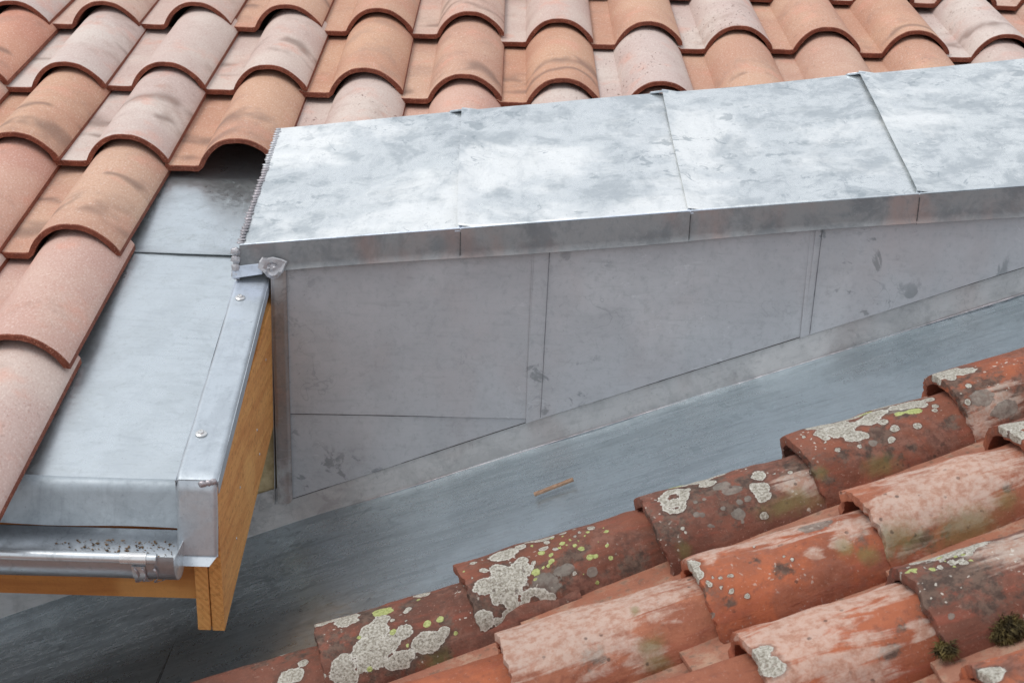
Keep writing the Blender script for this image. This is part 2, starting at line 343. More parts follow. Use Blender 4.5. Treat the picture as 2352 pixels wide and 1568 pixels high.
# deck boards under the new tiles
mb = MB(); mb.prism([roof(-5, -.60, -.035), roof(.005, -.60, -.035), roof(.005, .45, -.035), roof(3.2, .45, -.035), roof(3.2, 3.2, -.035), roof(-5, 3.2, -.035)], tuple(nn*-.03))
tag(mb.build('roof_deck', 'deck'), kind='structure')

# ------------------------------------------------------------------ new roof tiles
W, LG, HUMP, HH, TH = .21, .3646, .158, .058, .0098
def tile_mesh(name, seed, y0=0):
    rs = random.Random(seed)
    xs = [-.222, -.218, -.213, -.2, -.18, -.166, -.160]; 
    prof = []                                   # (x, ztop, thickness dir)
    for x in xs: prof.append((x, (.0035 if x < -.216 else 0) if x < -.164 else .001))
    nh = 26
    for k in range(nh+1):
        t = -1+2*k/nh; b0 = 0 if t < 0 else .0095; prof.append((-HUMP/2+t*HUMP/2, .001 + b0 + (HH-b0)*(1-abs(t)**(2.5 if t < 0 else 2.05))**(.86 if t < 0 else .95)))
    prof = [p for i, p in enumerate(prof) if i == 0 or p[0] > prof[i-1][0]-1e-9]
    P2 = np.array(prof); T = np.gradient(P2, axis=0); N = np.stack([-T[:, 1], T[:, 0]], 1); N /= np.linalg.norm(N, axis=1, keepdims=True)
    top = P2; bot = P2-N*TH; bot[:, 0] = np.maximum.accumulate(bot[:, 0]); bot[-1] = (top[-1, 0]-.0002, top[-1, 1]-.0088); bot[-2] = (top[-1, 0]-.010, top[-1, 1]-.0075); bot[-3, 0] = min(bot[-3, 0], bot[-2, 0]-.001); bot[:7, 1] = -.0115
    top[-1, 0] -= .001
    ring = list(map(tuple, top))+list(map(tuple, bot[::-1])); nr = len(ring); nt_ = len(top)
    ys = [y0, y0+.0025] + list(np.linspace(y0+.02, .43, 10)); tilt = -.022/.3646
    V = []; 
    for a, y in enumerate(ys):
        for q, (x, z) in enumerate(ring):
            sh = .0012 if (a == 0) else 0
            zz = z + tilt*y + .0007*noise.noise(Vector((x*30, y*20, seed)))
            if a == 0: zz += -.0012 if q < nt_ else .0006
            V.append((x, y+(.0016*noise.noise(Vector((x*70, seed*9, 1 if q < nt_ else 5)))+.0010*noise.noise(Vector((x*260, seed*9, 4))) if a < 2 else 0), zz))
    Fc = []; ix = []
    for a in range(len(ys)-1):
        for q in range(nr):
            q2 = (q+1) % nr; Fc.append((a*nr+q, a*nr+q2, (a+1)*nr+q2, (a+1)*nr+q))
            ix.append(1 if (a == 0 or q >= nt_-1) else 0)
    for q in range(nt_-1):     # front and back faces as strips
        b0, b1 = nr-1-q, nr-2-q
        Fc.append((q, b0, b1, q+1)); ix.append(1)
        o_ = (len(ys)-1)*nr; Fc.append((o_+q, o_+q+1, o_+b1, o_+b0)); ix.append(1)
    me = bpy.data.meshes.new(name); me.from_pydata(V, [], Fc)
    me.materials.append(MT['tile']); me.materials.append(MT['tile_raw']); me.polygons.foreach_set('material_index', ix)
    me.polygons.foreach_set('use_smooth', [True]*len(Fc)); me.set_sharp_from_angle(angle=R(38))
    return me
TM = [tile_mesh('roof_tile_mesh', s_) for s_ in range(3)]
TC = tile_mesh('cut_tile_mesh', 5, .05)
DJ = {0: [.02, .04, -.003, -.042, -.058, -.05, -.05, .021, .022, .039, .025, .026, .03, .03], 1: [.02, .024, .022, -.014, -.032, -.031, .015, .03, .03, .03, .025, .026, .03, .03]}
DI = {0: [-.01, -.007, -.032, -.028, -.021, -.004, .013, .006, -.002, -.005, -.021, -.029, -.03, -.03], 1: [.04, .04, .022, .01, .036, .008, .012, .01, .0, 0, -.01, -.02, -.02, -.02]}
SP = {(1, 2): (.016, .022), (2, 2): (-.001, 0), (1, 3): (.004, .025), (2, 3): (-.031, .013), (2, 4): (-.003, -.023)}
# per tile: tone (0 tan, 1 pale pinkish grey, 2 salmon), smudge positions, dark specks
LOOK = {(0, 0): (1, 0, 0, 0), (1, 0): (.5, .22, .30, .3), (2, 0): (.75, 0, 0, 0), (3, 0): (.1, .17, .25, .2), (4, 0): (.05, 0, 0, .2), (5, 0): (.45, .06, .14, .3), (6, 0): (.75, 0, 0, .2), (7, 0): (.05, 0, 0, .2), (8, 0): (.9, 0, 0, 1), (9, 0): (.1, 0, 0, .4), (10, 0): (.05, .04, 0, .3), (11, 0): (.95, 0, .1, .6), (12, 0): (.4, 0, 0, .3),
 (0, 1): (1.9, .12, 0, 0), (1, 1): (.95, .20, 0, 0), (2, 1): (.85, 0, 0, 0), (3, 1): (.8, .10, .17, .1), (4, 1): (0, 0, 0, .2), (5, 1): (.15, 0, .06, .3), (6, 1): (0, .07, .15, .2), (7, 1): (.95, 0, 0, 1), (8, 1): (.1, .11, 0, .3), (9, 1): (.25, 0, 0, .3), (10, 1): (.1, 0, 0, .4), (11, 1): (.9, 0, 0, .4), (12, 1): (.5, 0, 0, .3),
 (1, 2): (.05, .16, .06, .2), (2, 2): (.9, .13, .22, .2), (3, 2): (.05, .05, .14, .3), (4, 2): (.85, 0, 0, 1), (5, 2): (1.6, 0, 0, .3), (6, 2): (.9, 0, 0, .7), (7, 2): (.4, 0, 0, 0), (8, 2): (.2, 0, 0, 0),
 (1, 3): (1.7, 0, 0, .1), (2, 3): (.15, .22, .1, .2), (1, 4): (.8, 0, 0, .1), (2, 4): (1.45, 0, 0, .1), (1, 5): (.5, 0, 0, 0), (2, 5): (1.2, 0, 0, .3)}
ORD = ['first', 'second', 'third', 'fourth', 'fifth', 'sixth', 'seventh', 'eighth', 'ninth', 'tenth', 'eleventh', 'twelfth', 'thirteenth', 'fourteenth']
O0 = Vector((-.6054, .9919, .2773)); rt = random.Random(5)
def lattice(i, j):
    jj = min(max(j, 0), 1)
    di, dj = SP.get((i, j), (DI[jj][i+1] if 0 <= i+1 < 14 else 0, DJ[jj][i+1] if 0 <= i+1 < 14 else .03))
    if j >= 2 and (i, j) not in SP and i >= 3: di, dj = .02, .0
    return O0 + Vector((W*(i+di), 0, 0)) - un*(LG*(j+dj)), di, dj
rowname = {-2: 'row above the top edge', -1: 'row cut by the top edge', 0: 'top row', 1: 'second row', 2: 'third row', 3: 'fourth row', 4: 'fifth row', 5: 'eave row'}
for j in range(-2, 6):
    ii = range(-1, 13) if j <= 1 else (range(0, 9) if j == 2 else range(0, 3))
    for i in ii:
        p, di, dj = lattice(i, j)
        tone, sa, sb, spk = LOOK.get((i, j), (rt.choice([.1, .2, .5, .85, .95, 1.5]), rt.choice([0, 0, .1, .18]), rt.choice([0, 0, .2]), rt.choice([.1, .3, .6])))
        o = bpy.data.objects.new('curved_tile', TC if (j == 2 and i >= 4) else TM[(i*7+j*3) % 3]); col.objects.link(o); o.location = p
        o.rotation_euler = (SL+R(rt.uniform(-.3, .3)), R(rt.uniform(-.9, .9)), R(rt.uniform(-.8, .8)))
        o['tone'] = float(tone); o['smudge_a'] = float(sa); o['smudge_b'] = float(sb); o['speck'] = float(spk)
        cn = 'tan orange' if tone < .35 else 'beige' if tone < .7 else 'pale pinkish grey' if tone < 1.1 else 'salmon red'
        ex = ' with smudges' if sa and sb else ' with smudge' if sa or sb else ' with specks' if spk > .5 else ''
        k = i+1
        tag(o, f'{cn} new tile{ex}, {rowname[j]}, {ORD[k]} from left', 'clay tile', 'new curved terracotta roof tiles')

# ------------------------------------------------------------------ wall under the cap
WY = -.125
CR = R(6.3)
FS = math.tan(R(20.61))
def foldz(x): return -.485+(x-.033)*FS
def foldpt(x, y=WY, off=0): return np.array([x - off*math.sin(R(20.61)), y, foldz(x)+off*math.cos(R(20.61))])
def capz(x): return .0585+(x-.022)*math.tan(CR)
zb = -2.2
mb = MB(); mb.prism([(.03, WY+.008, zb), (3.0, WY+.008, zb), (3.0, WY+.008, capz(3.0)-.02), (.075, WY+.008, capz(.075)-.02), (.075, WY+.008, -.075), (.03, WY+.008, -.075)], (0, .13, 0))
tag(mb.build('rendered_wall', 'stucco'), 'cream rendered wall, a sliver between wooden board and zinc corner trim', 'wall')

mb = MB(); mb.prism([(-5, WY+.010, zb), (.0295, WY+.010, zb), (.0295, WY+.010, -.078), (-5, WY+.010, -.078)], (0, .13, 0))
tag(mb.build('darkened_unseen_wall', 'deck'), 'unseen wall behind the overhang, coloured dark to deepen the shade, under the wooden soffit at the left', 'wall')  # unseen stretch of wall, darkened so the valley metal reflects deeper shade
# cheek panels (lapped zinc sheets on the wall face)
def bot(x): return poly_in([.05, .096, .53, .98, 1.328, 3.0], [-.42, -.403, -.235, -.068, .062, .062+1.672*.374], x)
def panel(name, xa, xb, top, btm, yoff, seed, **k):
    return sheet(name, lambda u, v: (xa+(xb-xa)*u, WY+yoff, btm(xa+(xb-xa)*u)+(top(xa+(xb-xa)*u)-btm(xa+(xb-xa)*u))*v), 24, 16, -.0012, 'cheek', wob=.0016, wsc=5, seed=seed)
ctop = lambda x: capz(x)-.02
a = empty('zinc_cheek_panel', (.3, WY, -.24))
o1 = panel('upper_sheet', .092, .520, ctop, lambda x: np.interp(x, [.095, .53], [-.241, -.2355]), -.0040, 1); kid(o1, a)
o2 = panel('lower_sheet', .090, .530, lambda x: -.225, lambda x: min(bot(x), -.229), -.0026, 2); kid(o2, a)
tag(a, 'plain grey zinc wall panel nearest the wooden board, with one horizontal joint', 'cladding panel', 'zinc cheek panels')
o = panel('zinc_cheek_panel', .506, .968, ctop, bot, -.0056, 3); tag(o, 'middle grey zinc wall panel with dark smudge under the cap, between two upright seams', 'cladding panel', 'zinc cheek panels')
o = panel('zinc_cheek_panel', .964, 1.80, ctop, bot, -.0072, 4); tag(o, 'rightmost grey zinc wall panel, running out of the photo and narrowing to the right', 'cladding panel', 'zinc cheek panels')
def line_part(pts, rad, parent, name='joint_line', mat='joint_dark'):
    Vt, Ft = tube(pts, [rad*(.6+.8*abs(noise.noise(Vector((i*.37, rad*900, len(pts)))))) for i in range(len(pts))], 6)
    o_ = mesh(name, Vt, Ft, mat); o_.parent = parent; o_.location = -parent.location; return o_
pn = [x for x in col.objects if x.name.startswith('zinc_cheek_panel')]
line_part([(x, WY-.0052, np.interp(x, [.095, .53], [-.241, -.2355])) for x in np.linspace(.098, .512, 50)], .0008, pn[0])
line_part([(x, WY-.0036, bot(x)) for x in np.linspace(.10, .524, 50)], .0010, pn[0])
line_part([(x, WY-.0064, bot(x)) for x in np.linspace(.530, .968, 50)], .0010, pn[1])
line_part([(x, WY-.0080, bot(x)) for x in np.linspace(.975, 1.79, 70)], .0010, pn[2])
line_part([(.5308+.004*n_/29, WY-.0100, -.232+.31*n_/29) for n_ in range(30)], .0005, pn[1], mat='seam')
line_part([(.9788+.004*n_/29, WY-.0116, -.066+.20*n_/29) for n_ in range(30)], .0006, pn[2], mat='seam')
# lap strips along the seams
for xa, xb, yo, lb in ((.508, .532, -.0060, 'narrow pale zinc lap strip over the left upright seam of the grey wall'), (.971, .980, -.0076, 'narrow pale zinc lap strip over the right upright seam of the grey wall')):
    o = sheet('lap_strip', lambda u, v: (xa+(xb-xa)*u+.004*v-.002, WY+yo, bot(xa+(xb-xa)*u)+.002+(ctop(xa)-bot(xa))*v), 3, 12, -.0016, 'cheek', wob=.0006, wsc=14, seed=8)
    tag(o, lb, 'flashing strip')
# corner trim
def trim(u, v):
    x = .071+.026*u+.006*(1-v); zt = ctop(x); z0 = -.408
    r = .010
    if u > .6: z0 += r*((u-.6)/.4)**2*.9
    x2 = x
    return (x2, WY-.0078-(.0012 if .1 < u < .9 else 0), z0+(zt-z0)*v)
o = sheet('corner_trim', trim, 12, 20, -.0015, 'trim', wob=.001, wsc=10); tag(o, 'narrow reddish grey zinc trim covering the left end of the grey wall, with a rounded foot', 'corner trim')
mb = MB(); mb.prism([(.0715, WY-.009, -.41), (.0715, WY+.008, -.41), (.0715, WY+.008, .02), (.0715, WY-.009, .02)], (.0012, 0, 0)); tr = mb.build('trim_return', 'trim'); tr.parent = o
# upstand at the wall foot
o = sheet('base_flashing', lambda u, v: ((-1.2+4.2*u), WY-.0005+.0001*v, foldz(-1.2+4.2*u)+.002+(.078+.01*max(0, .5-u))*v*1.06), 120, 4, -.0014, 'upstand', wob=.0015, wsc=7, seed=3)
tag(o, 'sloping zinc upstand strip along the foot of the grey wall, bent out of the valley', 'flashing strip')

# ------------------------------------------------------------------ old roof plane and valley
OA = R(20.61); fq = Vector((math.cos(OA), 0, math.sin(OA))); on = Vector((-math.sin(OA), 0, math.cos(OA))); FO = Vector((.033, WY, foldz(.033)))
def old(uu, yy, off=0): return FO+fq*uu+Vector((0, yy, 0))+on*off
def valley(ua, ub):
    def fn(u, v):
        U_ = ua+(ub-ua)*u; y = -(.59-.205*(U_-.215))*v; t = -y
        h = .006*math.exp(-(t/.012)**2) - .010*math.exp(-((t-.16)/.12)**2) + .012*max(0, t-.25)
        return tuple(old(U_, y, h))
    return fn
for k, (ua, ub, lb) in enumerate(((-1.5, -.066, 'dark shaded lead valley sheet at the bottom left, under the wooden fascia'), (-.072, 2.6, 'blue grey weathered lead valley sheet running up beside the old tiles'))):
    o = sheet('valley_sheet', valley(ua, ub), 60 if k else 30, 40, .002, 'valley', wob=.005, wsc=4, seed=5); 
    if k: o.location = on*.0045
    tag(o, lb, 'valley flashing', 'lead valley sheets')
    if k:
        lp = [Vector(valley(ua, ub)(0, v_))+on*.0002 for v_ in np.linspace(.02, .98, 40)]
        Vt, Ft = tube(lp, .0032, 6); ol = mesh('lap_edge', Vt, Ft, 'joint_dark'); ol.parent = o; ol.location = on*-.0005
# bright burnished crease along the fold
V = []; 
pts = [old(u_, -.004+.0008*noise.noise(Vector((u_*30, 0, 0))), .0095) for u_ in np.linspace(.08, 2.2, 160)]
Vt, Ft = tube(pts, [.0008+.0016*abs(noise.noise(Vector((i*.4, 3, 0)))) for i in range(len(pts))], 6)
o = mesh('solder_line', Vt, Ft, 'solder'); tag(o, 'thin pale solder line along the crease between upstand and valley sheet', 'solder seam')

# substrate of the old roof, gently corrugated
def bedf(u, v):
    U_ = -1.6+4.6*u; y = -.55-2.6*v
    return tuple(old(U_, y, -.030+.012*math.sin((y-U_*.2)*30)))
o = sheet('old_roof_bed', bedf, 60, 160, .01, 'oldpan', wob=.004, wsc=8); tag(o, kind='structure')

# old cover tiles
TA = R(11.6)
def old_dir(a): return fq*math.cos(a)+Vector((0, 1, 0))*math.sin(a)
def cover_mesh(name, ln, w0, w1, h0, h1, seed, blobs, nu=120, nv=64, inverted=False):
    """local x runs up the slope from the lower end, y across (positive away from the camera), z off the roof"""
    us = np.linspace(0, 1, nu+1); th = np.linspace(0, math.pi, nv+1)
    V = []; thk = .0135
    P = np.zeros((nu+1, nv+1, 3)); Q = np.zeros_like(P)
    for i, u_ in enumerate(us):
        ww = w0+(w1-w0)*u_; hh = h0+(h1-h0)*u_
        for k, t in enumerate(th):
            nx = noise.noise(Vector((t*2.2, seed*3.1, 0)))*.006 + noise.noise(Vector((t*9, seed*5.1, 2)))*.0035
            ed = noise.noise(Vector((u_*9, seed, 7 if t < 1.5 else 9)))*.004
            cx = math.cos(t); sx = math.sin(t)
            ex = .86
            y = -math.copysign(abs(cx)**ex, cx)*ww; z = (abs(sx)**.92)*hh
            d = noise.noise(Vector((u_*ln*16, t*1.6, seed)))*.0032+noise.noise(Vector((u_*ln*50, t*6, seed+4)))*.0010
            x = u_*ln+nx*(1-u_)
            sgn = -1 if inverted else 1
            P[i, k] = (x, y*(1+d/ww), sgn*(z*(1+d/hh)+(ed if k in (0, 1, nv, nv-1) else 0)))
            f = 1-thk/ww; g_ = 1-thk/hh
            Q[i, k] = (x+.001, y*f, sgn*(z*g_+(ed if k in (0, 1, nv, nv-1) else 0)))
            if i == 0: P[i, k] = P[i, k]*.35+Q[i, k]*.65*1.0; P[i, k][0] = x
            if i == 1: P[i, k][0] = x+.001-0*u_; P[i, k][0] = nx+.0018; P[i, k][1:] = P[i, k][1:]*.96+Q[i, k][1:]*.04
    n, m_ = nu+1, nv+1
    V = P.reshape(-1, 3).tolist()+Q.reshape(-1, 3).tolist(); k0 = n*m_; Fc = []
    for i in range(nu):
        for k in range(nv):
            f = (i*m_+k, (i+1)*m_+k, (i+1)*m_+k+1, i*m_+k+1)
            if inverted: f = tuple(reversed(f))
            Fc.append(f); Fc.append(tuple(k0+a_ for a_ in reversed(f)))
        for k, fl in ((0, 0), (nv, 1)):
            f = (i*m_+k, k0+i*m_+k, k0+(i+1)*m_+k, (i+1)*m_+k)
            Fc.append(f if not fl else tuple(reversed(f)))
    for k in range(nv):
        Fc.append((k, k+1, k0+k+1, k0+k)); b0 = nu*m_; Fc.append((b0+k, k0+b0+k, k0+b0+k+1, b0+k+1))
    me = bpy.data.meshes.new(name); me.from_pydata(V, [], Fc)
    me.polygons.foreach_set('use_smooth', [True]*len(Fc)); me.set_sharp_from_angle(angle=R(60))
    me.materials.append(MT['oldpan' if inverted else 'old'])
    if not inverted:
        # arc-length style surface coordinates in metres for the stain and lichen patches
        S = np.tile(us[:, None]*ln, (1, m_)); A = np.tile((th/math.pi)[None, :], (n, 1)) * (math.pi*.5*(w0+h0))
        for ch, dflt in (('lich', -1.), ('lime', -1.), ('gryl', -1.), ('dark', -1.), ('wash', -1.), ('algae', -1.)):
            val = np.full(S.shape, dflt)
            for b in blobs.get(ch, []):
                cu, ca, r = b[:3]; asp = b[3] if len(b) > 3 else 1.
                dd = np.sqrt(((S-cu)/asp)**2+(A-ca)**2)/r
                v_ = 1-dd if (len(b) < 5) else (.36-np.abs(dd-.78))*1.2        # fifth entry: a ring
                val = np.maximum(val, np.clip(v_, -1, 1) if ch in ('lich', 'lime', 'gryl') else np.clip(1-dd*.7, -1, .8))
            at = me.attributes.new(ch, 'FLOAT', 'POINT'); at.data.foreach_set('value', np.concatenate([val.ravel(), np.full(k0, -1.)]).astype(np.float32))
    return me
#BLOBS#
BL = {
 'B': {'lich': [(.048, .135, .017, 1.1), (.081, .094, .0184), (.093, .111, .0118), (.068, .097, .0094), (.069, .059, .0248, 1.2), (.06, .074, .0142), (.097, .068, .0146), (.117, .076, .013), (.144, .049, .0189, 1.2), (.132, .053, .0106), (.158, .049, .0106), (.168, .056, .009), (.102, .036, .0142, 1.5), (.026, .049, .0201), (.032, .066, .0071), (.033, .036, .0142), (.016, .15, .0106, 1.8), (.154, .15, .0099, 1.3), (.132, .119, .0047), (.106, .104, .0038), (.126, .114, .0038), (.124, .094, .0028), (.05, .041, .0052), (.0, .049, .0047)], 'lime': [(.097, .13, .0099, 1.5), (.168, .079, .0057), (.15, .078, .0066), (.183, .049, .0035), (.102, .082, .0052), (.117, .054, .0033), (.062, .038, .0042), (.148, .135, .0033), (.057, .091, .0033)], 'dark': [(.027, .082, .0283), (.074, .135, .0212), (.093, .033, .026), (.153, .036, .026), (.132, .129, .0142), (.174, .069, .0142), (.003, .107, .0142)], 'algae': [(.15, .021, .0212)]},
 'C': {'lich': [(.056, .076, .0271, 1.1), (.08, .089, .0177), (.05, .099, .013), (.026, .079, .0142, 1.2), (.039, .056, .013), (.054, .041, .0142, .8), (.046, .025, .0118, .8), (.036, .018, .009, 1.4), (.009, .031, .0156), (.088, .106, .0083), (.069, .129, .013, 1.7), (.05, .106, .0071), (.033, .107, .0057), (.096, .135, .0061, 1.4), (.1, .094, .0052, .7), (.106, .03, .008), (.123, .117, .0047, 1.6), (.136, .106, .0047), (.147, .053, .0038), (.136, .021, .0052), (.027, .023, .0061), (.132, .129, .0047), (.198, .132, .0061), (.18, .129, .0033), (.16, .143, .0042, 1.6), (.178, .145, .0033), (.132, .143, .0071, 2.5), (.112, .145, .0042, 1.8), (.171, .122, .0028), (.012, .101, .0024), (.026, .132, .0038, 1.5), (.084, .031, .0194, 1, 1)], 'lime': [(.117, .109, .0057), (.099, .076, .0066), (.169, .091, .0052), (.176, .071, .0057), (.184, .069, .0042), (.202, .058, .0042), (.174, .028, .0042), (.123, .086, .0047), (.15, .115, .0047), (.162, .101, .0038), (.213, .111, .0042), (.213, .122, .0024), (.126, .097, .0042), (.142, .106, .0033), (.142, .137, .0033), (.111, .13, .0028), (.16, .046, .0024), (.094, .064, .0028), (.111, .079, .0028), (.118, .078, .0028), (.162, .117, .0028), (.19, .122, .0033), (.195, .094, .0019), (.204, .082, .0033), (.096, .101, .0019), (.009, .119, .0024), (.156, .132, .0024), (.154, .107, .0019), (.171, .109, .0024), (.183, .115, .0019)], 'gryl': [(.105, .051, .0189, 1.2), (.136, .063, .0106, 1.4), (.172, .046, .0083)], 'dark': [(.009, .059, .0236), (.04, .035, .0142), (.106, .054, .026), (.136, .063, .0189), (.056, .107, .0212), (.158, .078, .0165), (.224, .04, .0212), (.02, .02, .0142)]},
 'D': {'lich': [(.045, .12, .0193, 1, 1), (.039, .102, .0146, 1, 1), (.09, .153, .0165, 2.0), (.118, .157, .0118, 1.6), (.097, .13, .008, 1.8), (.168, .115, .0108), (.159, .086, .0141), (.158, .071, .0118), (.153, .096, .0071), (.208, .099, .0038), (.148, .04, .0061), (.038, .059, .0033), (.039, .051, .0024), (.188, .107, .0021), (.066, .127, .0047, 1.5)], 'lime': [(.062, .158, .008, 2.0)], 'gryl': [(.117, .054, .0094), (.124, .073, .0052), (.136, .074, .0061), (.114, .115, .0106, 1.3), (.123, .099, .0106, 1.5), (.074, .051, .0038), (.069, .071, .0047), (.062, .074, .0052), (.068, .097, .0038), (.099, .071, .0042), (.078, .049, .0024), (.081, .097, .0033), (.117, .041, .0033)], 'dark': [(.069, .119, .0329), (.102, .127, .0259), (.021, .074, .0306), (.108, .073, .0235), (.148, .112, .0188), (.171, .064, .0059), (.219, .104, .0212)], 'wash': [(.21, .069, .0259, 1.5)], 'algae': [(.189, .045, .0235, 2), (.026, .028, .0141)]},
 'E': {'lich': [(.056, .145, .0129, 1.8), (.078, .139, .0129, 1.5), (.093, .124, .0094), (.069, .115, .0155, 1.4), (.045, .122, .0094), (.044, .109, .0061), (.08, .097, .0118, 1.3), (.094, .091, .0071), (.117, .124, .0141, 1.2), (.132, .134, .0118, 1.6), (.136, .087, .0066), (.166, .078, .0061), (.21, .112, .0052), (.204, .101, .0047), (.213, .135, .008, 1.2), (.196, .124, .0094), (.046, .079, .0042), (.076, .074, .0033), (.123, .069, .0061), (.129, .107, .0071), (.106, .155, .0094, 2.6), (.16, .163, .0118, 2.4), (.18, .135, .0141, 2), (.206, .163, .0094, 2), (.021, .125, .0033), (.038, .101, .0024)], 'lime': [(.124, .152, .0061, 2), (.177, .111, .008, 1.6), (.158, .114, .0052, 1.6), (.193, .163, .0042, 2)], 'gryl': [(.142, .14, .0141, 2), (.168, .132, .0165, 2), (.096, .073, .0066)], 'dark': [(.117, .054, .0052), (.112, .046, .0094), (.124, .038, .0061), (.146, .048, .0061), (.217, .076, .0061), (.177, .066, .0056), (.004, .066, .0212), (.114, .091, .0212), (.164, .124, .0188), (.214, .063, .0141), (.05, .063, .0141), (.02, .045, .0141), (.082, .058, .0094), (.039, .163, .0141)], 'algae': [(.093, .036, .0188, 1.5), (.012, .054, .0141)]},
 'F': {'lich': [(.015, .135, .0165, 1.6), (.016, .12, .008), (.026, .091, .0052), (.04, .125, .0094, 2), (.012, .064, .0052)], 'gryl': [(.033, .064, .0141, 1.4), (.057, .036, .0141, 1.5)], 'dark': [(.009, .109, .0188), (.044, .086, .0235, 1.5), (.004, .054, .0188), (.062, .058, .0188, 1.5), (.092, .076, .0094), (.006, .078, .0141), (.066, .025, .0141)], 'wash': [(.052, .053, .0259, 1.4), (.014, .028, .0212)]},
 'A': {'lich': [(.222, .092, .0147, 1.3), (.24, .112, .008), (.214, .163, .0053)], 'lime': [], 'dark': [(.238, .147, .0267), (.183, .162, .02), (.164, .163, .0133)]},
 'G': {'wash': [(.042, .125, .0614, 2.4), (.12, .12, .0543, 2.4), (.172, .127, .0378, 2), (.069, .086, .0425, 2), (.164, .036, .0236)], 'algae': [(.172, .109, .0118, .6), (.176, .046, .0212), (.176, .025, .0189)], 'dark': [(.102, .064, .0142)]},
 'H': {'lich': [(.0, .127, .0146, .9), (.002, .109, .0094), (.009, .086, .0038), (.026, .092, .0031), (.022, .078, .0028), (.034, .069, .0042), (.04, .091, .0031), (.009, .092, .0028), (.036, .091, .0021), (.05, .056, .0042), (.085, .13, .0028), (.117, .086, .0028), (.111, .096, .0024), (.018, .097, .0024)], 'gryl': [(.0, .13, .0094), (.0, .046, .0047), (.171, .135, .0118, 2)], 'wash': [(.106, .155, .0282, 3), (.168, .163, .0282, 2.5), (.208, .107, .0259, 1), (.184, .086, .0141), (.147, .084, .0118), (.028, .137, .0141)], 'dark': [(.0, .079, .0141), (.076, .101, .0094), (.102, .076, .0118), (.028, .059, .0071), (.212, .081, .0141)], 'algae': [(.186, .079, .0188, .7), (.208, .058, .0188)]},
 'I': {'wash': [(.118, .099, .0706, 1.5), (.07, .087, .0565, 1.6), (.15, .099, .0377), (.118, .054, .0377, 1.5), (.028, .064, .0377)], 'lich': [], 'dark': [(.046, .031, .0118, 3), (.174, .063, .0094), (.0, .059, .0094)], 'algae': [(.02, .04, .0259, 1.2), (.108, .026, .0306, 2), (.166, .043, .0212)]},
 'J': {'lich': [(.014, .134, .0141, 1.6), (.006, .112, .0118), (.022, .132, .0118)], 'gryl': [(.0, .127, .0118)], 'dark': [(.0, .134, .0141)]},
 'K': {'wash': [(.074, .139, .0353, 2.5), (.13, .142, .0306, 3), (.183, .135, .0259, 1.5), (.036, .115, .0353, 1.3), (.044, .076, .0424, 1.5), (.09, .058, .0282, 2), (.008, .096, .0259), (.184, .063, .0141)], 'lich': [(.004, .102, .0099, 1.6), (.009, .087, .0108, 1.5), (.015, .078, .0104, 1.4), (.012, .106, .0071, 1.6)], 'dark': [(.164, .076, .0094), (.144, .054, .0094, 1.5), (.2, .089, .0141)]},
 'L': {'lich': [(.058, .143, .0033), (.056, .129, .0047), (.066, .124, .0052), (.042, .129, .0038), (.078, .155, .0165, 2.6), (.063, .145, .0056, 1.6), (.087, .14, .0052, 1.5), (.04, .163, .0094, 2.2), (.034, .129, .0028), (.081, .132, .0035), (.014, .14, .0033), (.002, .139, .0028), (.014, .15, .0028), (.074, .134, .0033), (.052, .139, .0033), (.03, .137, .0024)], 'lime': [(.033, .13, .004), (.016, .139, .0047, 1.4), (.068, .137, .0028), (.076, .135, .0028), (.074, .122, .0028), (.054, .122, .0024), (.052, .15, .0028, 1.6), (.008, .135, .0024), (.014, .132, .0021), (.054, .134, .0021)], 'gryl': [(.02, .058, .0047)], 'dark': [(.069, .112, .0259), (.042, .111, .0282), (.075, .078, .0259), (.016, .107, .0282), (.06, .058, .0141), (.04, .082, .0212), (.0, .089, .0165)], 'wash': [(.122, .125, .0282, 2)]},
 'M': {'lich': [(.006, .132, .0104, 1.5), (.006, .125, .0071)], 'gryl': [(.0, .134, .0118)], 'dark': [(.0, .137, .0094)]},
}
#ENDBLOBS#
GRP = 'weathered clay cover tiles of the old roof'
